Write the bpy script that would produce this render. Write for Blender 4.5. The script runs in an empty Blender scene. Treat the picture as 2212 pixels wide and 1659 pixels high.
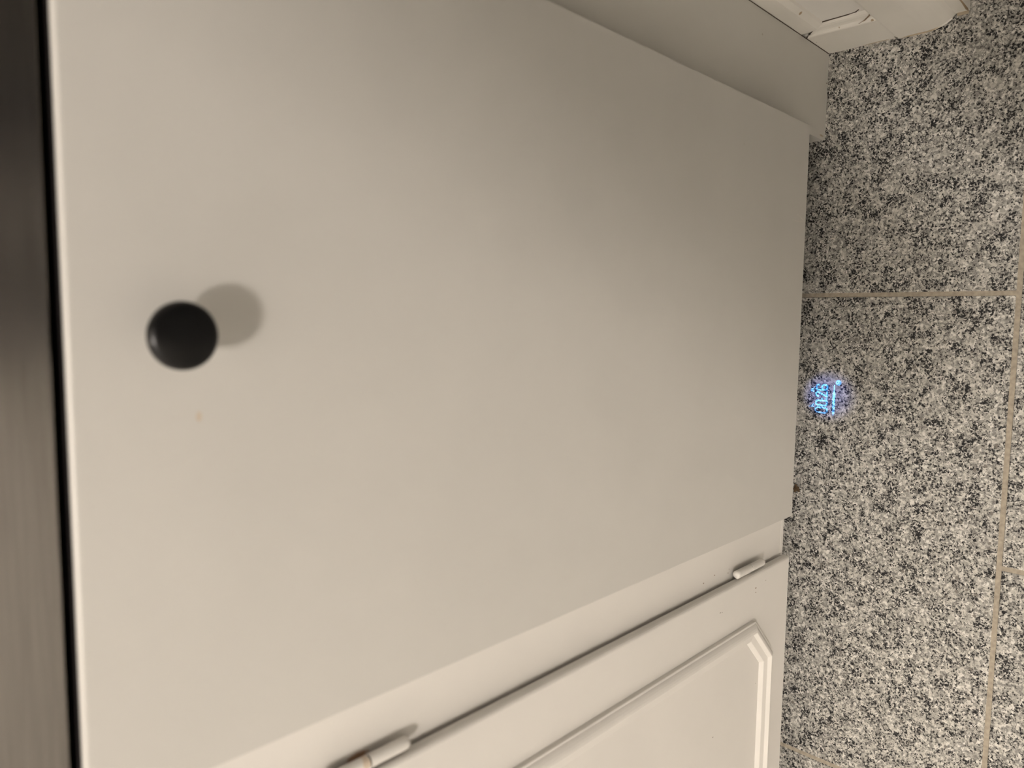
import bpy, bmesh, math, random
from mathutils import Vector, Matrix
random.seed(7)
scene = bpy.context.scene
COL = scene.collection

# ------------------------------------------------------------------ camera
F_PX, W_PX = 1590.0, 2212.0
CAM = Vector((0.0, -0.3536, 0.940))
cam_d = bpy.data.cameras.new('camera')
cam = bpy.data.objects.new('camera', cam_d)
COL.objects.link(cam)
cam_d.sensor_width = 36.0
cam_d.lens = F_PX / W_PX * 36.0
cam_d.clip_start = 0.02
# phone held portrait, tipped 45 degrees down: picture-right runs down and towards the viewer
ax_r = Vector((0.01137096, -0.71685878, -0.69712567)).normalized()
ax_d = Vector((-0.99579116, -0.07152517, 0.05730724)).normalized()
ax_f = ax_r.cross(ax_d).normalized()
cam.matrix_world = Matrix(((ax_r.x, -ax_d.x, -ax_f.x, CAM.x),
                           (ax_r.y, -ax_d.y, -ax_f.y, CAM.y),
                           (ax_r.z, -ax_d.z, -ax_f.z, CAM.z),
                           (0, 0, 0, 1)))
cam_d.dof.use_dof = True
cam_d.dof.focus_distance = 0.93
cam_d.dof.aperture_fstop = 6.0
scene.camera = cam

# ------------------------------------------------------------------ light, world, exposure
scene.view_settings.view_transform = 'Standard'
scene.view_settings.look = 'None'
scene.view_settings.exposure = 0.0
scene.view_settings.gamma = 1.0
scene.view_settings.use_curve_mapping = False
world = bpy.data.worlds.new('world')
scene.world = world
world.use_nodes = True
world.node_tree.nodes['Background'].inputs[0].default_value = (0.9, 0.95, 1.0, 1)
world.node_tree.nodes['Background'].inputs[1].default_value = 0.0
LAMP_POS = Vector((-0.385, -1.14, 2.19))
LAMP_R = 0.08
LAMP_STRENGTH = 298.0
FILL_POS = Vector((-1.90, -0.90, 2.36))  # unseen second lamp, added as weak fill to lift the door casing
FILL_R = 0.16
FILL_STRENGTH = 13.0
LAMP_COLOR = (1.0, 0.918, 0.848)


# ------------------------------------------------------------------ helpers
def mat_new(name):
    m = bpy.data.materials.new(name)
    m.use_nodes = True
    nt = m.node_tree
    b = nt.nodes['Principled BSDF']
    return m, nt, b


def noise(nt, scale, detail=3, rough=0.5, vec=None, dist=0.0):
    n = nt.nodes.new('ShaderNodeTexNoise')
    n.inputs['Scale'].default_value = scale
    n.inputs['Detail'].default_value = detail
    n.inputs['Roughness'].default_value = rough
    n.inputs['Distortion'].default_value = dist
    if vec is not None:
        nt.links.new(vec, n.inputs['Vector'])
    return n


def ramp(nt, fac, stops):
    r = nt.nodes.new('ShaderNodeValToRGB')
    el = r.color_ramp.elements
    while len(el) < len(stops):
        el.new(0.5)
    for e, (p, c) in zip(el, stops):
        e.position = p
        e.color = c if len(c) == 4 else (*c, 1)
    nt.links.new(fac, r.inputs[0])
    return r


def mix(nt, fac, a, b, mode='MIX'):
    m = nt.nodes.new('ShaderNodeMix')
    m.data_type = 'RGBA'
    m.blend_type = mode
    for sock, v in ((m.inputs[0], fac), (m.inputs[6], a), (m.inputs[7], b)):
        if isinstance(v, (int, float)):
            sock.default_value = v
        elif isinstance(v, tuple):
            sock.default_value = (*v, 1) if len(v) == 3 else v
        else:
            nt.links.new(v, sock)
    return m.outputs[2]


def math_n(nt, op, a, b=None):
    m = nt.nodes.new('ShaderNodeMath')
    m.operation = op
    for i, v in enumerate((a, b)):
        if v is None:
            continue
        if isinstance(v, (int, float)):
            m.inputs[i].default_value = v
        else:
            nt.links.new(v, m.inputs[i])
    return m.outputs[0]


def bump(nt, bsdf, height, strength, dist):
    b = nt.nodes.new('ShaderNodeBump')
    b.inputs['Strength'].default_value = strength
    b.inputs['Distance'].default_value = dist
    nt.links.new(height, b.inputs['Height'])
    nt.links.new(b.outputs[0], bsdf.inputs['Normal'])


def paint(name, col, rough=0.45, spots=(), wear=0.03, spec=0.35, plane='xz'):
    """Brushed or sprayed paint; spots = (a, b, ra, rb, colour) chips and stains with a fixed place on it."""
    m, nt, b = mat_new(name)
    geo = nt.nodes.new('ShaderNodeNewGeometry')
    pos = geo.outputs['Position']
    n1 = noise(nt, 9, 3, 0.55, pos)
    lo = tuple(c * (1 - wear) for c in col)
    hi = tuple(min(1, c * (1 + wear * 0.6)) for c in col)
    c = ramp(nt, n1.outputs[0], [(0.3, lo), (0.7, hi)]).outputs[0]
    if spots:
        sep = nt.nodes.new('ShaderNodeSeparateXYZ')
        warp = noise(nt, 900, 2, 0.6, pos)
        nt.links.new(pos, sep.inputs[0])
        pa, pb = sep.outputs[plane[0].upper()], sep.outputs[plane[1].upper()]
        for (sa, sb, ra, rb, sc) in spots:
            da = math_n(nt, 'DIVIDE', math_n(nt, 'SUBTRACT', pa, sa), ra)
            db = math_n(nt, 'DIVIDE', math_n(nt, 'SUBTRACT', pb, sb), rb)
            d = math_n(nt, 'ADD', math_n(nt, 'MULTIPLY', da, da), math_n(nt, 'MULTIPLY', db, db))
            d = math_n(nt, 'ADD', d, math_n(nt, 'MULTIPLY', math_n(nt, 'SUBTRACT', warp.outputs[0], 0.5), 1.6))
            f = nt.nodes.new('ShaderNodeMapRange')
            f.inputs[1].default_value = 1.25
            f.inputs[2].default_value = 0.5
            nt.links.new(d, f.inputs[0])
            c = mix(nt, f.outputs[0], c, sc)
    nt.links.new(c, b.inputs['Base Color'])
    b.inputs['Roughness'].default_value = rough
    b.inputs['Specular IOR Level'].default_value = spec
    n2 = noise(nt, 160, 3, 0.5, pos)
    bump(nt, b, n2.outputs[0], 0.05, 0.001)
    return m


def plain(name, col, rough=0.5, metal=0.0, spec=0.5, nscale=60, amt=0.06):
    m, nt, b = mat_new(name)
    tc = nt.nodes.new('ShaderNodeTexCoord')
    n = noise(nt, nscale, 3, 0.5, tc.outputs['Object'])
    c = ramp(nt, n.outputs[0], [(0.3, tuple(x * (1 - amt) for x in col)), (0.7, tuple(min(1, x * (1 + amt)) for x in col))])
    nt.links.new(c.outputs[0], b.inputs['Base Color'])
    b.inputs['Roughness'].default_value = rough
    b.inputs['Metallic'].default_value = metal
    b.inputs['Specular IOR Level'].default_value = spec
    return m


def granite(name):
    m, nt, b = mat_new(name)
    tc = nt.nodes.new('ShaderNodeTexCoord')
    oi = nt.nodes.new('ShaderNodeObjectInfo')
    off = nt.nodes.new('ShaderNodeVectorMath')
    off.operation = 'SCALE'
    off.inputs[0].default_value = (31.7, 17.3, 5.1)
    nt.links.new(oi.outputs['Random'], off.inputs['Scale'])
    add = nt.nodes.new('ShaderNodeVectorMath')
    nt.links.new(tc.outputs['Object'], add.inputs[0])
    nt.links.new(off.outputs[0], add.inputs[1])
    p = add.outputs[0]
    # feldspar ground: pale crystals, each its own tone
    vor = nt.nodes.new('ShaderNodeTexVoronoi')
    vor.inputs['Scale'].default_value = 340
    nt.links.new(p, vor.inputs['Vector'])
    sepc = nt.nodes.new('ShaderNodeSeparateColor')
    nt.links.new(vor.outputs['Color'], sepc.inputs[0])
    base = ramp(nt, sepc.outputs[0], [(0.0, (0.30, 0.29, 0.265)), (0.3, (0.44, 0.425, 0.385)), (0.7, (0.58, 0.56, 0.51)),
                                      (1.0, (0.74, 0.72, 0.67))]).outputs[0]
    # soft grey quartz
    q = noise(nt, 255, 3, 0.6, p, 0.4)
    qf = ramp(nt, q.outputs[0], [(0.50, (0, 0, 0)), (0.60, (1, 1, 1))]).outputs[0]
    base = mix(nt, math_n(nt, 'MULTIPLY', qf, 0.75), base, (0.17, 0.165, 0.155))
    # black mica flecks in drifting clusters
    fl = noise(nt, 440, 3, 0.62, p, 0.7)
    cl = noise(nt, 70, 3, 0.6, p)
    k = math_n(nt, 'ADD', fl.outputs[0], math_n(nt, 'MULTIPLY', math_n(nt, 'SUBTRACT', cl.outputs[0], 0.5), 0.45))
    bf = ramp(nt, k, [(0.522, (0, 0, 0)), (0.572, (1, 1, 1))]).outputs[0]
    base = mix(nt, bf, base, (0.015, 0.0145, 0.016))
    # scarce big white and grey crystals
    v2 = nt.nodes.new('ShaderNodeTexVoronoi')
    v2.inputs['Scale'].default_value = 105
    nt.links.new(p, v2.inputs['Vector'])
    wob = math_n(nt, 'ADD', v2.outputs['Distance'], math_n(nt, 'MULTIPLY', math_n(nt, 'SUBTRACT', fl.outputs[0], 0.5), 0.5))
    big = ramp(nt, wob, [(0.16, (1, 1, 1)), (0.22, (0, 0, 0))]).outputs[0]
    sc2 = nt.nodes.new('ShaderNodeSeparateColor')
    nt.links.new(v2.outputs['Color'], sc2.inputs[0])
    pick = ramp(nt, sc2.outputs[1], [(0.80, (0, 0, 0)), (0.82, (1, 1, 1))]).outputs[0]
    tone = ramp(nt, sc2.outputs[2], [(0.45, (0.66, 0.64, 0.58)), (0.55, (0.20, 0.185, 0.165))]).outputs[0]
    base = mix(nt, math_n(nt, 'MULTIPLY', big, pick), base, tone)
    nt.links.new(base, b.inputs['Base Color'])
    b.inputs['Roughness'].default_value = 0.42
    b.inputs['Specular IOR Level'].default_value = 0.2
    bump(nt, b, fl.outputs[0], 0.08, 0.0004)
    return m


def bm_box(bm, x0, x1, y0, y1, z0, z1):
    vs = [bm.verts.new((x, y, z)) for x in (x0, x1) for y in (y0, y1) for z in (z0, z1)]
    for idx in ((0, 1, 3, 2), (4, 6, 7, 5), (0, 4, 5, 1), (2, 3, 7, 6), (0, 2, 6, 4), (1, 5, 7, 3)):
        bm.faces.new([vs[i] for i in idx])
    return vs


def bevel(bm, w, seg=2, sel=None):
    bmesh.ops.recalc_face_normals(bm, faces=bm.faces)
    ed = [e for e in bm.edges if (sel is None or sel(e))]
    bmesh.ops.bevel(bm, geom=ed, offset=w, segments=seg, affect='EDGES', profile=0.5, clamp_overlap=True)


def link(name, bm, m, parent=None, smooth=False, origin=None):
    bmesh.ops.recalc_face_normals(bm, faces=bm.faces)
    if origin is not None:
        bmesh.ops.translate(bm, verts=bm.verts, vec=-Vector(origin))
    me = bpy.data.meshes.new(name)
    bm.to_mesh(me)
    bm.free()
    for mm in (m if isinstance(m, (list, tuple)) else [m]):
        me.materials.append(mm)
    if smooth:
        for p in me.polygons:
            p.use_smooth = True
        me.set_sharp_from_angle(angle=math.radians(48))
    o = bpy.data.objects.new(name, me)
    COL.objects.link(o)
    pw = Vector((0, 0, 0))
    if parent is not None:
        o.parent = parent
        q = parent
        while q is not None:
            pw += q.location
            q = q.parent
    o.location = (Vector(origin) if origin is not None else Vector((0, 0, 0))) - pw
    return o


def box(name, x0, x1, y0, y1, z0, z1, m, parent=None, bv=0.0, seg=2):
    bm = bmesh.new()
    bm_box(bm, x0, x1, y0, y1, z0, z1)
    if bv:
        bevel(bm, bv, seg)
    return link(name, bm, m, parent)


def lathe(name, prof, axis, centre, m, parent=None, n=48):
    """prof = (radius, height along axis) pairs, closed at both ends."""
    bm = bmesh.new()
    ax = {'y': (Vector((1, 0, 0)), Vector((0, 0, 1)), Vector((0, -1, 0))),
          'z': (Vector((1, 0, 0)), Vector((0, 1, 0)), Vector((0, 0, 1)))}[axis]
    rings = []
    for r, h in prof:
        rings.append([bm.verts.new(Vector(centre) + ax[0] * r * math.cos(2 * math.pi * i / n) +
                                   ax[1] * r * math.sin(2 * math.pi * i / n) + ax[2] * h) for i in range(n)])
    for a, b2 in zip(rings, rings[1:]):
        for i in range(n):
            bm.faces.new((a[i], a[(i + 1) % n], b2[(i + 1) % n], b2[i]))
    bm.faces.new(rings[0])
    bm.faces.new(rings[-1])
    return link(name, bm, m, parent, smooth=True)


def tube(name, pts, r, m, parent=None, n=8, rs=None):
    bm = bmesh.new()
    pts = [Vector(p) for p in pts]
    rings = []
    for i, p in enumerate(pts):
        t = (pts[min(i + 1, len(pts) - 1)] - pts[max(i - 1, 0)]).normalized()
        u = t.orthogonal().normalized()
        v = t.cross(u)
        rr = rs[i] if rs else r
        rings.append([bm.verts.new(p + (u * math.cos(2 * math.pi * k / n) + v * math.sin(2 * math.pi * k / n)) * rr) for k in range(n)])
    for a, b2 in zip(rings, rings[1:]):
        # match nearest start to avoid twists
        s = min(range(n), key=lambda k: (a[0].co - b2[k].co).length)
        for i in range(n):
            bm.faces.new((a[i], a[(i + 1) % n], b2[(i + 1 + s) % n], b2[(i + s) % n]))
    bm.faces.new(rings[0])
    bm.faces.new(rings[-1])
    return link(name, bm, m, parent, smooth=True)


def prism(name, prof, axis, a0, a1, m, parent=None, bv=0.0):
    """Extrude a closed 2D profile; axis 'y': prof is (x, z); axis 'z': prof is (x, y)."""
    bm = bmesh.new()
    rings = []
    for a in (a0, a1):
        rings.append([bm.verts.new((p[0], a, p[1]) if axis == 'y' else (p[0], p[1], a)) for p in prof])
    n = len(prof)
    for i in range(n):
        bm.faces.new((rings[0][i], rings[0][(i + 1) % n], rings[1][(i + 1) % n], rings[1][i]))
    bm.faces.new(rings[0])
    bm.faces.new(rings[1])
    if bv:
        bevel(bm, bv, 1)
    return link(name, bm, m, parent)


def empty(name, loc, label, cat, group=None):
    o = bpy.data.objects.new(name, None)
    o.empty_display_size = 0.05
    COL.objects.link(o)
    o.location = loc
    return tag(o, label, cat, group)


def tag(o, label, cat, group=None):
    o['label'] = label
    o['category'] = cat
    if group:
        o['group'] = group
    return o


def struct(o):
    o['kind'] = 'structure'
    return o


# ------------------------------------------------------------------ materials
BROWN = (0.20, 0.11, 0.05)
GREYD = (0.18, 0.15, 0.11)
M_DOOR = paint('white_lacquer', (0.60, 0.585, 0.545), 0.42,
               spots=[(-0.0497, 0.7923, 0.0026, 0.0014, (0.58, 0.50, 0.40)),
                      (-0.2165, 0.1052, 0.0005, 0.0005, GREYD),
                      (0.171, 0.2535, 0.0006, 0.0006, (0.45, 0.4, 0.33))])
M_CAB = paint('cream_gloss_paint', (0.74, 0.715, 0.67), 0.36, wear=0.025,
              spots=[(-0.3035, 0.1630, 0.0009, 0.0016, BROWN), (-0.3088, 0.1625, 0.0006, 0.0012, BROWN),
                     (-0.3010, 0.1380, 0.0006, 0.0007, GREYD),
                     (-0.3093, 0.2440, 0.0007, 0.0012, GREYD), (-0.3100, 0.2400, 0.0006, 0.0008, GREYD),
                     (-0.2750, 0.2030, 0.0005, 0.0008, BROWN), (-0.2790, 0.2050, 0.0007, 0.0007, BROWN),
                     (-0.2770, 0.2580, 0.0006, 0.0012, BROWN), (-0.2740, 0.2350, 0.0006, 0.0012, BROWN),
                     (-0.4450, 0.2500, 0.0007, 0.0010, GREYD), (-0.4200, 0.1530, 0.0006, 0.0006, GREYD),
                     (-0.2790, 0.6880, 0.0026, 0.0085, (0.45, 0.28, 0.18))])
M_PANEL = paint('off_white_laminate', (0.60, 0.585, 0.54), 0.42,
                spots=[(0.3005, 0.1780, 0.0012, 0.0012, (0.45, 0.41, 0.35)), (0.2260, 0.0110, 0.0012, 0.006, (0.42, 0.35, 0.25)),
                       (0.2900, 0.0030, 0.0007, 0.0020, GREYD)])
M_WALLTRIM = paint('old_gloss_trim_paint', (0.82, 0.795, 0.735), 0.30, wear=0.06, plane='yz',
                   spots=[(0.0020, 0.1340, 0.0016, 0.0022, (0.42, 0.30, 0.18)), (-0.0030, 0.1330, 0.0010, 0.0016, BROWN),
                          (-0.0545, 0.0030, 0.0018, 0.0040, GREYD), (0.0190, 0.0480, 0.0004, 0.0012, GREYD),
                          (-0.0500, 0.0690, 0.0016, 0.0010, (0.40, 0.31, 0.21)), (-0.0150, 0.0700, 0.0007, 0.0007, (0.5, 0.42, 0.32)),
                          (-0.0800, 0.0015, 0.02, 0.0016, (0.50, 0.41, 0.29)), (-0.0330, 0.0015, 0.016, 0.0016, (0.55, 0.46, 0.34))])
M_WALL = paint('wall_paint', (0.83, 0.81, 0.77), 0.6, wear=0.03)
M_HINGE = paint('hinge_paint', (0.74, 0.715, 0.67), 0.36, spots=[(-0.2780, 0.6890, 0.004, 0.003, (0.62, 0.52, 0.41))])
M_CAULK = paint('grubby_caulk', (0.34, 0.25, 0.16), 0.6, wear=0.5)
M_OLDFILL = paint('old_filler', (0.50, 0.42, 0.31), 0.6, wear=0.3)
M_DIRT_SHADE = plain('dark_dirt_and_shade', (0.07, 0.05, 0.035), 0.9)
M_BLACK = plain('black_knob_lacquer', (0.003, 0.003, 0.003), 0.3, spec=0.3)
M_SHADE_PHONE = plain('black_shade_and_phone', (0.008, 0.006, 0.006), 0.7, spec=0.2)
M_TUB = plain('dark_appliance_steel', (0.08, 0.08, 0.08), 0.5)
M_GROUT = plain('beige_grout', (0.37, 0.325, 0.258), 0.9, nscale=220, amt=0.18)
M_GRANITE = granite('speckled_granite')


def steel():
    m, nt, b = mat_new('brushed_dark_steel')
    tc = nt.nodes.new('ShaderNodeTexCoord')
    mp = nt.nodes.new('ShaderNodeMapping')
    mp.inputs['Scale'].default_value = (6, 40, 400)
    nt.links.new(tc.outputs['Object'], mp.inputs[0])
    n = noise(nt, 3, 3, 0.6, mp.outputs[0])
    c = ramp(nt, n.outputs[0], [(0.3, (0.25, 0.235, 0.22)), (0.7, (0.32, 0.305, 0.285))])
    nt.links.new(c.outputs[0], b.inputs['Base Color'])
    b.inputs['Metallic'].default_value = 1.0
    b.inputs['Roughness'].default_value = 0.27
    bump(nt, b, n.outputs[0], 0.06, 0.0005)
    return m


M_STEEL = steel()

# ------------------------------------------------------------------ floor: granite tiles on a grout bed
floor = struct(box('floor', -2.5, 1.3, -2.9, 0.74, -0.06, -0.0009, M_GROUT))
TL, TW, J = 0.5991, 0.2990, 0.0052
tile_me = None
y_edge = -0.1905
row = 0
for r in range(-10, 4):
    y0 = y_edge + r * (TW + J) + J / 2
    x_off = 0.0313 if r % 2 == 0 else -0.2690
    for k in range(-5, 4):
        x0 = x_off + k * (TL + J) + J / 2
        cx, cy = x0 + TL / 2, y0 + TW / 2
        if cx > 1.5 or cx < -2.7 or cy < -2.95 or cy > 0.7:
            continue
        if tile_me is None:
            bm = bmesh.new()
            bm_box(bm, -TL / 2, TL / 2, -TW / 2, TW / 2, -0.011, 0)
            bevel(bm, 0.0007, 1)
            t = link('tile', bm, M_GRANITE, floor)
            tile_me = t.data
        else:
            t = bpy.data.objects.new('tile', tile_me)
            COL.objects.link(t)
            t.parent = floor
        t.location = (cx, cy, random.uniform(-0.0002, 0.0))
floor_rows = None

# ------------------------------------------------------------------ room shell
WX = 0.334                                            # face of the right-hand wall
CEIL = 2.55
struct(box('ceiling', -2.5, 1.4, -2.9, 0.75, CEIL, CEIL + 0.08, M_WALL))
struct(box('wall_back', -2.5, 1.4, 0.62, 0.74, 0, CEIL, M_WALL))
struct(box('wall_front', -2.5, 1.4, -2.9, -2.78, 0, CEIL, M_WALL))
struct(box('wall_left', -2.5, -2.38, -2.78, 0.62, 0, CEIL, M_WALL))
bm = bmesh.new()
bm_box(bm, WX, WX + 0.10, -0.108, 0.62, 0, CEIL)
bm_box(bm, WX, WX + 0.10, -0.955, -0.108, 2.05, CEIL)
bm_box(bm, WX, WX + 0.10, -2.78, -0.955, 0, CEIL)
struct(link('wall_right', bm, M_WALL))
struct(box('wall_hall', 1.2, 1.3, -2.78, 0.62, 0, CEIL, M_WALL))

# skirting between the cabinets and the door casing: flat face, ogee top set back to the wall
SX = 0.3257
sk = [(WX, 0), (SX, 0), (SX, 0.0675), (SX + 0.0006, 0.0690), (SX + 0.0020, 0.0698), (SX + 0.0034, 0.0712), (SX + 0.0042, 0.0740),
      (SX + 0.0047, 0.0775), (SX + 0.0056, 0.0805), (SX + 0.0070, 0.0825), (WX, 0.0832)]
base = struct(prism('baseboard_right', sk, 'y', -0.0545, 0.0400, M_WALLTRIM))
# dirty open joint over the skirting, and its end sealed with old caulk
gap_pts = [(WX - 0.0003, 0.0085, 0.0812), (WX - 0.0004, 0.0035, 0.0832), (WX - 0.0003, -0.012, 0.0838), (WX - 0.0003, -0.030, 0.0845),
           (WX - 0.0003, -0.038, 0.0860), (WX - 0.0003, -0.0425, 0.0900)]
tube('joint_gap', gap_pts, 0.0006, M_DIRT_SHADE, base, n=6, rs=[0.0012, 0.0010, 0.0007, 0.0007, 0.0007, 0.0005])
tube('caulk_bead', [(SX + 0.0004, 0.0225, 0.0685), (SX + 0.0018, 0.0170, 0.0735), (SX + 0.0040, 0.0110, 0.0770), (WX - 0.0012, 0.0085, 0.0815)],
     0.001, M_WALLTRIM, base, n=8, rs=[0.0008, 0.0013, 0.0015, 0.0011])
tube('caulk_crack', [(SX - 0.0004, 0.0222, 0.0690), (SX + 0.0008, 0.0165, 0.0755), (SX + 0.0026, 0.0103, 0.0790)],
     0.0004, M_DIRT_SHADE, base, n=6, rs=[0.0008, 0.0004, 0.0003])
tube('stain_line', [(SX + 0.0008, -0.0360, 0.0697), (SX + 0.0022, -0.0430, 0.0715), (SX + 0.0038, -0.0490, 0.0765), (SX + 0.0042, -0.0515, 0.0800)],
     0.0004, M_CAULK, base, n=6, rs=[0.0003, 0.0006, 0.0007, 0.0013])
# scribe strip that closes the cabinet run against the wall, above the skirting
struct(prism('trim_1', [(WX, -0.0015), (SX + 0.0055, -0.0005), (SX + 0.0012, 0.0045), (SX + 0.0004, 0.0100), (SX, 0.0228), (WX, 0.0400)],
             'z', 0.0830, CEIL, M_WALLTRIM))
# door casing: flat face, bull-nosed outer edge
cas = [(WX, -0.0545), (SX - 0.0010, -0.0550), (SX - 0.0013, -0.0570), (SX - 0.0013, -0.0860), (SX - 0.0004, -0.0930), (SX + 0.0012, -0.0990),
       (SX + 0.0034, -0.1050), (SX + 0.0068, -0.1102), (SX + 0.0108, -0.1138), (WX + 0.006, -0.1150), (WX + 0.006, -0.1085), (WX, -0.1085)]
struct(prism('trim_2', cas, 'z', 0.0004, 2.10, M_WALLTRIM))
struct(prism('trim_3', [(WX, -0.948), (SX - 0.0013, -0.950), (SX - 0.0013, -1.005), (WX, -1.008)], 'z', 0.0004, 2.10, M_WALLTRIM))
# jamb lining and a filler block at its foot
jamb = struct(box('trim_4', WX + 0.0022, WX + 0.10, -0.1272, -0.1085, 0.0004, 2.05, M_WALLTRIM, bv=0.0008))
tube('stain_line', [(WX + 0.0016, -0.1262, 0.0035), (WX + 0.0014, -0.1265, 0.0110), (WX + 0.0017, -0.1268, 0.0300), (WX + 0.0017, -0.1268, 0.075)],
     0.001, M_CAULK, jamb, n=6, rs=[0.0005, 0.0012, 0.0008, 0.0004])
box('filler_block', WX - 0.0008, WX + 0.0075, -0.1266, -0.1150, 0.0003, 0.0026, M_OLDFILL, jamb, bv=0.0010)
# sealant fillet along the foot of the casing
tube('sealant_bead', [(SX - 0.0014, -0.056, 0.0008), (SX - 0.0014, -0.085, 0.0008), (SX - 0.0005, -0.0932, 0.0008),
                      (SX + 0.0012, -0.0993, 0.0009), (SX + 0.0034, -0.1053, 0.0012), (SX + 0.0066, -0.1105, 0.0014)],
     0.001, M_WALLTRIM, jamb, n=8, rs=[0.0006, 0.0008, 0.0010, 0.0011, 0.0013, 0.0009])

# ------------------------------------------------------------------ worktop
wt = tag(box('worktop', -0.755, WX - 0.001, 0.0015, 0.615, 0.8529, 0.8915, M_STEEL, bv=0.0008),
         'brushed grey steel worktop edge running above the white dishwasher door', 'worktop')

# ------------------------------------------------------------------ dishwasher
dw = empty('dishwasher', (-0.006, 0.0, 0.0), 'slim built-in dishwasher behind a plain white door with one black knob', 'dishwasher')
DX0, DX1, DZ0, DZ1 = -0.2298, 0.2182, 0.1000, 0.8478
bm = bmesh.new()
bm_box(bm, DX0, DX1, 0.0, 0.019, DZ0, DZ1)
bmesh.ops.recalc_face_normals(bm, faces=bm.faces)
top = [e for e in bm.edges if all(v.co.z > DZ1 - 1e-5 and v.co.y < 1e-5 for v in e.verts)]
rest = [e for e in bm.edges if e not in top]
bmesh.ops.bevel(bm, geom=rest, offset=0.0005, segments=1, affect='EDGES', clamp_overlap=True)
top = [e for e in bm.edges if all(v.co.z > DZ1 - 1e-3 and v.co.y < 1e-3 for v in e.verts) and abs(e.verts[0].co.x - e.verts[1].co.x) > 0.3
       and all(abs(v.co.z - DZ1) < 1e-4 or v.co.y < 1e-4 for v in e.verts)]
bmesh.ops.bevel(bm, geom=top, offset=0.0022, segments=4, affect='EDGES', profile=0.5, clamp_overlap=True)
door = link('door_panel', bm, M_DOOR, dw)
box('gap_shade_strip', DX0 + 0.002, DX1 - 0.002, 0.0035, 0.0185, DZ1 - 0.0004, DZ1 + 0.0012, M_SHADE_PHONE, dw)  # black strip standing in for the shade in the gap under the worktop
box('appliance_body', DX0 + 0.006, DX1 - 0.008, 0.0192, 0.56, 0.125, 0.846, M_TUB, dw, bv=0.002)
box('toe_panel', DX0 + 0.008, DX1 - 0.010, 0.095, 0.110, 0.0003, 0.125, M_TUB, dw)
# black knob: domed disc on a stem
KX, KZ = -0.0099, 0.8094
knob = lathe('knob', [(0.0050, 0.0003), (0.0050, 0.0015), (0.0045, 0.004), (0.0045, 0.016), (0.0070, 0.0210), (0.0130, 0.0232), (0.0146, 0.0243),
                      (0.0152, 0.0260), (0.0150, 0.0283), (0.0140, 0.0298), (0.0115, 0.0306), (0.0060, 0.0311), (0.0015, 0.0312)],
             'y', (KX, 0, KZ), M_BLACK, dw, n=64)

# status light on the floor: a small projector under the door shines through a slide with the time left
SRC = Vector((-0.0965, 0.0440, 0.1180))
ZS = 0.1000                                         # height of the slide
proj = box('status_projector', SRC.x - 0.013, SRC.x + 0.013, SRC.y + 0.0165, SRC.y + 0.030, 0.094, 0.125, M_TUB, dw, bv=0.001)
strokes = [  # millimetres on the floor: width, points
    (1.95, [(-110.4, 17.5), (-110.2, 5.5), (-111.7, 4.0), (-114.7, 4.0), (-116.8, 5.8), (-116.5, 16.2), (-115.2, 17.9), (-112.2, 18.3), (-110.4, 17.3)]),
    (1.95, [(-101.6, 16.9), (-101.2, 5.8), (-102.3, 4.2), (-105.6, 4.1), (-107.4, 5.7), (-107.3, 15.8), (-106.2, 17.6), (-103.4, 17.9), (-101.6, 16.7)]),
    (1.95, [(-96.0, 15.5), (-95.2, 17.8), (-92.9, 18.5), (-91.0, 17.4), (-90.8, 15.3), (-96.0, 4.6), (-89.9, 4.6)]),
    (1.95, [(-81.3, 14.6), (-82.0, 17.3), (-83.9, 18.3), (-86.8, 17.6), (-87.9, 15.8), (-87.5, 6.2), (-86.0, 4.6), (-82.6, 4.6), (-81.1, 6.4),
           (-81.2, 9.3), (-83.0, 11.1), (-86.0, 11.1), (-87.5, 9.8)]),
    (1.9, [(-98.9, 10.6), (-98.9, 10.4)]), (1.9, [(-98.9, 4.9), (-98.9, 4.7)]),
    (1.1, [(-109.8, 26.3), (-109.7, 20.8)]), (1.1, [(-109.6, 22.9), (-108.6, 23.6), (-107.7, 22.8), (-107.6, 20.8)]), (1.0, [(-106.2, 21.0), (-106.3, 21.0)]),
    (0.9, [(-90.2, 20.9), (-90.2, 24.5), (-89.2, 24.6), (-88.5, 23.9), (-88.4, 20.9)]), (0.9, [(-88.4, 23.9), (-87.6, 24.5), (-86.8, 23.9), (-86.7, 20.9)]),
    (1.0, [(-85.3, 21.1), (-85.4, 21.1)]),
    (3.0, [(-90.6, -4.0), (-114.5, -4.0)]), (2.0, [(-114.5, -4.0), (-116.8, -4.0)]), (1.0, [(-116.8, -4.0), (-118.8, -4.0)]),
    (1.1, [(-80.6, -4.05), (-89.6, -4.0)]),
]


def in_light(x, y):
    for w, pts in strokes:
        for (ax, ay), (bx, by) in zip(pts, pts[1:]):
            dx, dy = bx - ax, by - ay
            L2 = dx * dx + dy * dy + 1e-9
            t = max(0, min(1, ((x - ax) * dx + (y - ay) * dy) / L2))
            if (x - ax - t * dx) ** 2 + (y - ay - t * dy) ** 2 < (w / 2) ** 2:
                return True
    d = math.hypot(x + 77.4, y + 8.9)
    if d < 3.3 and not (1.5 < d < 1.9) and not (abs(x + 77.4) < 0.35 and 0 < y + 8.9 < 1.7):
        return True
    return False


bm = bmesh.new()
kk = (SRC.z - ZS) / SRC.z                            # floor -> slide scale about the source
vcache = {}


def sv(ix, iy):
    if (ix, iy) not in vcache:
        fx, fy = (-150 + ix * 0.25) / 1000, (-40 + iy * 0.25) / 1000
        vcache[(ix, iy)] = bm.verts.new((SRC.x + (fx - SRC.x) * kk, SRC.y + (fy - SRC.y) * kk, ZS))
    return vcache[(ix, iy)]


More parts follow.
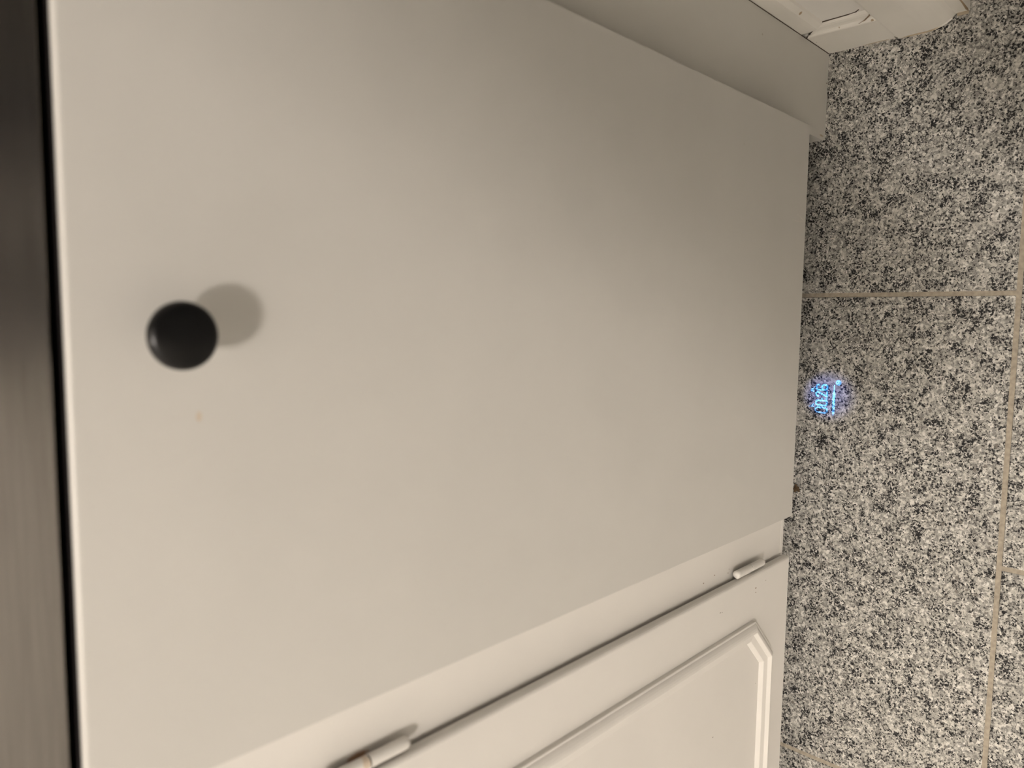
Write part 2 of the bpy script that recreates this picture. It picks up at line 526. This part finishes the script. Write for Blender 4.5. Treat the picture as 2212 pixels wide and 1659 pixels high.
NX, NY = 420, 400
for iy in range(NY):
    run = None
    yc = -40 + (iy + 0.5) * 0.25
    for ix in range(NX + 1):
        lit = ix == NX or (-13 < yc < 28 and in_light(-150 + (ix + 0.5) * 0.25, yc))
        if not lit and run is None:
            run = ix
        if lit and run is not None:
            bm.faces.new((sv(run, iy), sv(ix, iy), sv(ix, iy + 1), sv(run, iy + 1)))
            run = None
m_slide, nt, b = mat_new('tinted_slide_film')
tr = nt.nodes.new('ShaderNodeBsdfTransparent')
tr.inputs[0].default_value = (0.12, 0.050, 0.088, 1)
nt.links.new(tr.outputs[0], nt.nodes['Material Output'].inputs[0])
slide = link('slide', bm, m_slide, proj)
sp = bpy.data.lights.new('projector_light', 'SPOT')
sp.energy = 4.4
sp.color = (0.055, 0.36, 1.0)
sp.shadow_soft_size = 0.00004
sp.spot_size = math.radians(32)
sp.spot_blend = 1.0
so = bpy.data.objects.new('projector_light', sp)
COL.objects.link(so)
so.location = SRC
aim = Vector((-0.0950, 0.0045, 0.0)) - SRC
so.rotation_euler = aim.to_track_quat('-Z', 'Y').to_euler()

# ------------------------------------------------------------------ filler panel right of the dishwasher
fp = empty('filler_panel', (0.273, 0.03, 0.0), 'off-white filler panel standing on the granite floor right of the dishwasher door', 'panel')
bm = bmesh.new()
PX0, PX1, PY0, PY1 = 0.2212, SX - 0.0008, 0.0228, 0.0400
prof = [(PX0 + 0.0060, 0.0004), (PX0 + 0.0032, 0.0020), (PX0 + 0.0010, 0.0030), (PX0, 0.0062), (PX0, 0.8525), (PX1, 0.8525), (PX1, 0.0004)]
fr = [bm.verts.new((x, PY0, z)) for x, z in prof]
bk = [bm.verts.new((x, PY1, z)) for x, z in [(PX0, 0.0004)] * 3 + prof[3:]]
bk = [bm.verts.new((PX0, PY1, 0.0004))] + bk[3:]
bm.faces.new(fr)
bm.faces.new(bk)
for a, b2 in ((3, 1), (4, 2), (5, 3)):
    bm.faces.new((fr[a], fr[a + 1], bk[b2 + 1], bk[b2]))
bm.faces.new((fr[6], fr[0], bk[0], bk[4]))
bm.faces.new((fr[3], fr[2], fr[1], fr[0], bk[0], bk[1]))
bmesh.ops.delete(bm, geom=[v for v in bm.verts if not v.link_faces], context='VERTS')
link('panel_board', bm, M_PANEL, fp)
tube('edge_seam', [(PX1 + 0.0004, PY0 - 0.0002, 0.0006), (PX1 + 0.0004, PY0 - 0.0002, 0.852)], 0.00045, M_DIRT_SHADE, fp, n=6)

# ------------------------------------------------------------------ left base cabinet with lipped door
cab = empty('base_cabinet', (-0.46, 0.03, 0.0), 'cream painted base cabinet with chamfered panel door left of the dishwasher', 'cabinet')
SY = 0.0240
CZ0 = 0.0657
box('stile', -0.2975, -0.2312, SY, SY + 0.019, CZ0 + 0.0075, 0.8525, M_CAB, cab, bv=0.0004, seg=1)
box('bottom_rail', -0.7400, -0.2312, SY + 0.0001, SY + 0.019, CZ0, CZ0 + 0.0074, M_CAB, cab, bv=0.0005, seg=1)
box('top_rail', -0.7000, -0.2975, SY, SY + 0.019, 0.815, 0.8525, M_CAB, cab, bv=0.0004, seg=1)
box('stile', -0.7400, -0.7000, SY, SY + 0.019, CZ0 + 0.0075, 0.8525, M_CAB, cab, bv=0.0004, seg=1)
bm = bmesh.new()
bm_box(bm, -0.2490, -0.2325, SY + 0.0195, 0.58, CZ0, 0.85)
bm_box(bm, -0.7400, -0.7235, SY + 0.0195, 0.58, CZ0, 0.85)
bm_box(bm, -0.7235, -0.2490, SY + 0.0195, 0.58, CZ0, CZ0 + 0.016)
bm_box(bm, -0.7235, -0.2490, 0.572, 0.58, CZ0 + 0.016, 0.85)
link('carcass', bm, M_CAB, cab)
box('plinth', -0.735, -0.2330, 0.085, 0.100, 0.0003, CZ0, M_TUB, cab)

CY0, CY1 = 0.0110, 0.0196          # lip front and back
CX1, CX0, CB, CT = -0.2866, -0.7090, 0.0752, 0.8270
bm = bmesh.new()


fr = [bm.verts.new((x, CY0, z)) for x, z in ((CX1 - 0.0030, CB + 0.0015), (CX1 - 0.0030, CT - 0.003), (CX0 + 0.003, CT - 0.003), (CX0 + 0.003, CB + 0.0015))]
bm.faces.new(fr)
prev = fr
for off, y in ((0.0018, CY0 + 0.0004), (0.0007, CY0 + 0.0014), (0.0, CY0 + 0.0032), (0.0, CY1)):
    bo = off * 0.5
    ring = [bm.verts.new((x, y, z)) for x, z in ((CX1 - off, CB + bo), (CX1 - off, CT - off), (CX0 + off, CT - off), (CX0 + off, CB + bo))]
    for i in range(4):
        bm.faces.new((prev[i], prev[(i + 1) % 4], ring[(i + 1) % 4], ring[i]))
    prev = ring
bm.faces.new(prev)
cdoor = link('cabinet_door', bm, M_CAB, cab)


def octo(d):
    """Outline of the planted moulding, a rectangle with clipped corners; d = inset from its outer side."""
    x1, x0, z0, z1 = -0.3395 - d, -0.6550 + d, 0.1223 + d, 0.7770 - d
    c = 0.0472 - d * 0.586
    return [(x1, z0 + c), (x1, z1 - c), (x1 - c, z1), (x0 + c, z1), (x0, z1 - c), (x0, z0 + c), (x0 + c, z0), (x1 - c, z0)]


bm = bmesh.new()
rings = [[bm.verts.new((x, CY0 - o, z)) for x, z in octo(d)] for d, o in
         ((0, -0.0002), (0, 0.0043), (0.0004, 0.0046), (0.0024, 0.0046), (0.0027, 0.0052), (0.0040, 0.0066), (0.0058, 0.0080), (0.0078, 0.0089), (0.0098, 0.0093),
          (0.0105, 0.0093), (0.0110, 0.0090), (0.0125, 0.0073), (0.0140, 0.0057), (0.0146, 0.0055), (0.0209, 0.0044), (0.0213, 0.0041), (0.0246, 0.0001), (0.0248, -0.0002))]
for a, b2 in zip(rings, rings[1:] + rings[:1]):
    for i in range(8):
        bm.faces.new((a[i], a[(i + 1) % 8], b2[(i + 1) % 8], b2[i]))
link('panel_moulding', bm, M_CAB, cdoor)
box('door_core', CX0 + 0.010, CX1 - 0.0105, CY1 + 0.0001, CY1 + 0.010, CB + 0.010, CT - 0.013, M_CAB, cab)
HX, HY, HR = -0.2797, 0.0156, 0.0043
for zb, zt in ((0.1375, 0.2040), (0.6535, 0.7200)):
    zm = zb + 0.0325
    hg = lathe('hinge', [(0.0018, 0), (0.0031, 0.0008), (0.0040, 0.0026), (HR, 0.0050), (HR, zm - zb - 0.0008), (0.0022, zm - zb - 0.0007), (0.0022, zm - zb)],
               'z', (HX, HY, zb), M_HINGE, cab, n=24)
    lathe('slit_shade_ring', [(HR - 0.0005, -0.0009), (HR - 0.0005, 0.0007)], 'z', (HX, HY, zm), M_DIRT_SHADE, hg, n=20)  # dark ring set in to paint the shade of the knuckle slit
    lathe('knuckle', [(0.0022, 0.0001), (0.0022, 0.0004), (HR, 0.0005), (HR, zt - zm - 0.0062), (0.0037, zt - zm - 0.0057), (0.0045, zt - zm - 0.0050), (0.0045, zt - zm - 0.0030),
                      (0.0034, zt - zm - 0.0009), (0.0014, zt - zm)], 'z', (HX, HY, zm), M_HINGE, hg, n=24)
    box('leaf', CX1 + 0.0003, CX1 + 0.0060, HY + 0.0006, HY + 0.0018, zm - 0.0035, zt - 0.006, M_HINGE, hg, bv=0.0003, seg=1)

# ------------------------------------------------------------------ small debris
M_FLAKE = plain('paint_flake_white', (0.72, 0.68, 0.62), 0.5)
bm = bmesh.new()
pts = [(0, 0), (0.0022, 0.0009), (0.0052, 0.0008), (0.0060, 0.0022), (0.0030, 0.0020), (0.0008, 0.0014)]
for z in (0.0003, 0.0007):
    pass
v0 = [bm.verts.new((x, y, 0.0003 + 0.18 * x)) for x, y in pts]
v1 = [bm.verts.new((x, y, 0.0009 + 0.18 * x)) for x, y in pts]
n = len(pts)
for i in range(n):
    bm.faces.new((v0[i], v0[(i + 1) % n], v1[(i + 1) % n], v1[i]))
bm.faces.new(v0)
bm.faces.new(v1)
fl = link('paint_flake', bm, M_FLAKE)
fl.location = (0.1005, 0.0105, 0.0001)
fl.rotation_euler = (0, 0, math.radians(-105))
tag(fl, 'tiny white paint flake lying on the granite tile below the door', 'flake')

# fine scratches at the foot of the dishwasher door, raised pale burrs
tube('scratch_mark', [(0.1171, -0.0001, 0.1226), (0.1141, -0.0001, 0.1124), (0.1120, -0.0001, 0.1071)], 0.00022, M_FLAKE, dw, n=6, rs=[0.0001, 0.0003, 0.00025])
tube('scratch_mark', [(0.1105, -0.0001, 0.1328), (0.1094, -0.0001, 0.1230), (0.1099, -0.0001, 0.1131), (0.1119, -0.0001, 0.1006)], 0.00022, M_FLAKE, dw, n=6,
     rs=[0.0001, 0.0003, 0.0003, 0.00012])
# brown crumb caught under the door's left corner, and two loose fibres
bm = bmesh.new()
bmesh.ops.create_icosphere(bm, subdivisions=3, radius=1.0)
for v in bm.verts:
    a = math.atan2(v.co.y, v.co.x)
    k = 1.0 + 0.22 * math.sin(3 * a + 0.7) + 0.16 * math.sin(5 * a) + random.uniform(-0.1, 0.1)
    v.co = Vector((v.co.x * 0.0046 * k, v.co.y * 0.0042 * k, max(v.co.z, -0.55) * 0.0012 * k + 0.0010))
cr = link('crumb', bm, plain('brown_crumb', (0.085, 0.050, 0.022), 0.8, nscale=900, amt=0.5))
cr.location = (-0.2195, 0.0375, 0.0)
tag(cr, 'dark brown crumb lying on the granite under the lower left corner of the white door', 'crumb')
fb = tube('fibre', [(-0.2305, 0.0400, 0.0006), (-0.2270, 0.0385, 0.0012), (-0.2240, 0.0350, 0.0016), (-0.2228, 0.0310, 0.0009)], 0.00025, M_FLAKE, n=6)
tag(fb, 'pale curled fibre beside the brown crumb on the granite', 'fibre')
fb = tube('fibre', [(-0.4600, 0.0440, 0.0006), (-0.4500, 0.0385, 0.0014), (-0.4430, 0.0372, 0.0018), (-0.4350, 0.0360, 0.0008)], 0.00025, M_FLAKE, n=6)
tag(fb, 'pale fibre on the granite beneath the cream panel door', 'fibre')

# ------------------------------------------------------------------ ceiling lamp and an added fill lamp
def ceiling_or_fill_lamp(pos, r, strength, label):
    lamp = empty('ceiling_or_fill_lamp', (pos.x, pos.y, CEIL), label, 'lamp')
    m_glow, nt, b = mat_new('opal_lamp_glass')
    b.inputs['Base Color'].default_value = (0.9, 0.88, 0.84, 1)
    b.inputs['Emission Color'].default_value = (*LAMP_COLOR, 1)
    b.inputs['Emission Strength'].default_value = strength
    bm = bmesh.new()
    bmesh.ops.create_icosphere(bm, subdivisions=3, radius=r, matrix=Matrix.Translation(pos))
    link('glass_globe', bm, m_glow, lamp, smooth=True)
    lathe('ceiling_rose', [(0.06, CEIL - 0.035 - CEIL), (0.065, -0.03), (0.065, -0.0005)], 'z', (pos.x, pos.y, CEIL), M_WALL, lamp, n=32)
    tube('cord', [(pos.x, pos.y, pos.z + r * 0.98), (pos.x, pos.y, CEIL - 0.03)], 0.004, M_WALL, lamp, n=8)


ceiling_or_fill_lamp(LAMP_POS, LAMP_R, LAMP_STRENGTH, 'small bright opal globe pendant lamp hanging behind the photographer')
ceiling_or_fill_lamp(FILL_POS, FILL_R, FILL_STRENGTH, 'large dim opal globe added as unseen fill light at the left of the room')

# ------------------------------------------------------------------ the photographer: stands behind the lens, out of the frame, and shades the scene
def pc(u, v, w):
    """Point given along the phone: u down its length, v towards the left hand, w out of its back."""
    return CAM + ax_r * u + ax_d * v + ax_f * w


phone = empty('smartphone', pc(0.06, -0.0165, -0.006), 'dark smartphone held in both hands of the photographer', 'phone')


def phone_slab(name, u0, u1, v0, v1, w0, w1, m, bv):
    bm = bmesh.new()
    bm_box(bm, u0, u1, v0, v1, w0, w1)
    if bv:
        bevel(bm, bv, 2)
    for vv in bm.verts:
        vv.co = pc(*vv.co)
    return link(name, bm, m, phone)


phone_slab('phone_body', -0.0140, 0.1340, -0.0520, 0.0190, -0.0115, -0.0040, M_SHADE_PHONE, 0.003)
phone_slab('screen', -0.0110, 0.1310, -0.0490, 0.0160, -0.0120, -0.0116, M_BLACK, 0)


def skin_mesh(nodes, edges, root=0, lev=2):
    me = bpy.data.meshes.new('tmp')
    me.from_pydata([n[0] for n in nodes], edges, [])
    o = bpy.data.objects.new('tmp', me)
    COL.objects.link(o)
    o.modifiers.new('s', 'SKIN').use_smooth_shade = True
    ss = o.modifiers.new('d', 'SUBSURF')
    ss.levels = ss.render_levels = lev
    for i, nd in enumerate(nodes):
        r = nd[1] if isinstance(nd[1], tuple) else (nd[1], nd[1])
        me.skin_vertices[0].data[i].radius = r
        me.skin_vertices[0].data[i].use_root = (i == root)
    dg = bpy.context.evaluated_depsgraph_get()
    out = bpy.data.meshes.new_from_object(o.evaluated_get(dg))
    bpy.data.objects.remove(o)
    return out


PXC, PYC = 0.110, 0.22
def V(x, y, z):
    return Vector((PXC + x, PYC + y, z * (1.045 if z > 0.8 else 1.045 if z > 0.3 else 1.0)))


def chain(pts):
    return skin_mesh(pts, [(i, i + 1) for i in range(len(pts) - 1)])


pieces = []
ARM = {}
WR = {1: pc(0.128, -0.112, -0.045), -1: pc(0.128, 0.079, -0.045)}
trunk = [(V(0, -0.838, 0.82), (0.150, 0.100)), (V(0, -0.84, 0.95), (0.155, 0.112)), (V(0, -0.855, 1.08), (0.132, 0.098)), (V(0, -0.85, 1.24), (0.155, 0.108)), (V(0, -0.83, 1.37), (0.120, 0.085)),
         (V(0, -0.81, 1.45), 0.056), (V(0, -0.785, 1.52), 0.054)]
pieces.append(chain(trunk))
for s in (1, -1):
    sh = V(0.168 * s, -0.82, 1.385)
    mid = (sh + WR[s]) / 2
    el = mid + Vector((0.135 * s, -0.070, -0.040))
    ARM[s] = (sh, el)
    pieces.append(chain([(V(0.06 * s, -0.83, 1.37), 0.065), (sh, 0.060), (sh.lerp(el, 0.5), 0.050), (el, 0.041), (el.lerp(WR[s], 0.35), 0.040), (WR[s], 0.027)]))
    pieces.append(chain([(V(0.085 * s, -0.84, 0.95), 0.090), (V(0.095 * s, -0.835, 0.74), 0.082), (V(0.10 * s, -0.83, 0.50), 0.056), (V(0.10 * s, -0.845, 0.34), 0.055),
                         (V(0.10 * s, -0.85, 0.10), 0.036)]))
    pieces.append(chain([(V(0.10 * s, -0.865, 0.050), 0.036), (V(0.105 * s, -0.80, 0.040), 0.034), (V(0.11 * s, -0.70, 0.028), 0.026)]))

    def hv(u, v, w):
        return pc(u, v if s == 1 else -0.033 - v, w)
    # palm, four unequal fingers curled round the back of the phone, thumb on the screen side
    pieces.append(chain([(WR[s], 0.026), (hv(0.112, -0.094, -0.030), 0.024), (hv(0.098, -0.080, -0.020), 0.020)]))
    pieces.append(chain([(hv(0.118, -0.098, -0.034), 0.020), (hv(0.118, -0.082, -0.018), 0.018)]))
    for u, r, ln in ((0.070, 0.0083, 0.92), (0.088, 0.0086, 1.0), (0.106, 0.0082, 0.94), (0.123, 0.0070, 0.76)):
        pieces.append(chain([(hv(0.105 + (u - 0.105) * 0.4, -0.088, -0.024), r * 1.1), (hv(u, -0.071, -0.010), r * 1.08), (hv(u, -0.060, 0.0045), r),
                             (hv(u - 0.002, -0.060 + 0.022 * ln, 0.0062), r * 0.93), (hv(u - 0.004, -0.060 + 0.038 * ln, 0.0056), r * 0.8)]))
    pieces.append(chain([(hv(0.112, -0.090, -0.034), 0.0120), (hv(0.092, -0.076, -0.032), 0.0105), (hv(0.074, -0.060, -0.0255), 0.0092), (hv(0.058, -0.048, -0.0215), 0.0080)]))

# head: skull, jaw, nose, ears, lips; bowed towards the phone
HC = V(0, -0.765, 1.602)
tilt = Matrix.Translation(HC) @ Matrix.Rotation(math.radians(-28), 4, 'X')


def ball(c, rx, ry, rz, sub=3):
    bm = bmesh.new()
    bmesh.ops.create_icosphere(bm, subdivisions=sub, radius=1.0, matrix=tilt @ Matrix.Translation(c) @ Matrix.Diagonal((rx, ry, rz, 1)))
    me = bpy.data.meshes.new('tmp')
    bm.to_mesh(me)
    bm.free()
    return me


for c, r in (((0, -0.005, 0.025), (0.074, 0.094, 0.092)), ((0, 0.018, -0.045), (0.057, 0.068, 0.072)), ((0, 0.070, -0.088), (0.022, 0.016, 0.016)),
             ((0, 0.097, -0.024), (0.013, 0.018, 0.022)), ((0, 0.085, -0.004), (0.008, 0.012, 0.030)), ((0, 0.080, -0.058), (0.024, 0.010, 0.007)),
             ((0, 0.078, -0.069), (0.021, 0.010, 0.007)), ((0.076, -0.004, -0.012), (0.010, 0.020, 0.032)), ((-0.076, -0.004, -0.012), (0.010, 0.020, 0.032)),
             ((0.032, 0.080, 0.020), (0.026, 0.010, 0.008)), ((-0.032, 0.080, 0.020), (0.026, 0.010, 0.008))):
    pieces.append(ball(c, *r))
bm = bmesh.new()
for me in pieces:
    bm.from_mesh(me)
    bpy.data.meshes.remove(me)
me = bpy.data.meshes.new('tmp')
bm.to_mesh(me)
bm.free()
tmp = bpy.data.objects.new('tmp', me)
COL.objects.link(tmp)
rm = tmp.modifiers.new('r', 'REMESH')
rm.mode = 'VOXEL'
rm.voxel_size = 0.0052
sm = tmp.modifiers.new('s', 'SMOOTH')
sm.iterations = 4
body_me = bpy.data.meshes.new_from_object(tmp.evaluated_get(bpy.context.evaluated_depsgraph_get()))
bpy.data.objects.remove(tmp)

M_SKIN = plain('skin', (0.50, 0.30, 0.21), 0.5)
M_SHIRT = plain('dark_plum_jersey', (0.060, 0.030, 0.034), 0.85)
M_TROUSERS = plain('dark_denim', (0.030, 0.036, 0.055), 0.85)
M_HAIR = plain('dark_brown_hair', (0.030, 0.018, 0.011), 0.6)
M_SHOE = plain('black_shoe_leather', (0.02, 0.02, 0.02), 0.5)
M_EYE = plain('eye_white', (0.75, 0.74, 0.70), 0.3)
person = empty('person', (PXC, PYC - 0.84, 0.0), 'standing person in dark jersey bending over to photograph with phone', 'person')


def from_mesh(name, mesh, m, keep=None, grow=0.0, cuts=()):
    bm = bmesh.new()
    bm.from_mesh(mesh)
    for co, no in cuts:                              # clean hems: everything on the far side of each plane goes
        bmesh.ops.bisect_plane(bm, geom=list(bm.verts) + list(bm.edges) + list(bm.faces), plane_co=co, plane_no=no, clear_outer=True)
    if keep:
        bm.faces.ensure_lookup_table()
        bmesh.ops.delete(bm, geom=[f for f in bm.faces if not keep(f.calc_center_median())], context='FACES')
    if grow:
        bm.normal_update()
        for v in bm.verts:
            v.co += v.normal * grow
    return link(name, bm, m, person, smooth=True)


body = from_mesh('body', body_me, M_SKIN)
lt = tilt.inverted()


def off_forearm(c):
    if (c - pc(0.10, -0.0165, -0.02)).length < 0.095:
        return False
    for s_ in (1, -1):
        a, b2 = ARM[s_][1], WR[s_]
        t = max(0.0, min(1.0, (c - a).dot(b2 - a) / (b2 - a).length_squared))
        if t > 0.03 and (c - a.lerp(b2, t)).length < 0.058:
            return False
    return True


from_mesh('shirt', body_me, M_SHIRT, off_forearm, 0.009, [((0, 0, 0.93), (0, 0, -1)), ((0, PYC - 0.80, 1.517), (0, 0.35, 1))])
for s_ in (1, -1):
    a, b2 = ARM[s_][1], WR[s_]
    tube('sleeve', [a.lerp(ARM[s_][0], 0.14), a, a.lerp(b2, 0.18), a.lerp(b2, 0.4), a.lerp(b2, 0.65), a.lerp(b2, 0.88)], 0.05, M_SHIRT, person, n=20,
         rs=[0.052, 0.0525, 0.0535, 0.0505, 0.044, 0.039])
from_mesh('trousers', body_me, M_TROUSERS, lambda c: c.y < PYC - 0.70, 0.005, [((0, 0, 0.075), (0, 0, -1)), ((0, 0, 1.0), (0, 0, 1))])


def hair_zone(c):
    q = lt @ c
    return c.z > 1.53 and (q.z > 0.062 or (q.y < -0.018 and q.z > -0.075)) and q.y < 0.075


from_mesh('hair', body_me, M_HAIR, hair_zone, 0.012)
for s in (1, -1):
    me = chain([(V(0.10 * s, -0.875, 0.046), (0.046, 0.046)), (V(0.105 * s, -0.80, 0.042), (0.044, 0.042)), (V(0.112 * s, -0.685, 0.034), (0.040, 0.034))])
    sho = from_mesh('shoe', me, M_SHOE)
    bm = bmesh.new()
    bmesh.ops.create_icosphere(bm, subdivisions=2, radius=0.0115, matrix=tilt @ Matrix.Translation((0.031 * s, 0.071, 0.004)))
    link('eye', bm, M_EYE, person, smooth=True)
zmin = min(v.co.z + sho.location.z + person.location.z for v in sho.data.vertices)
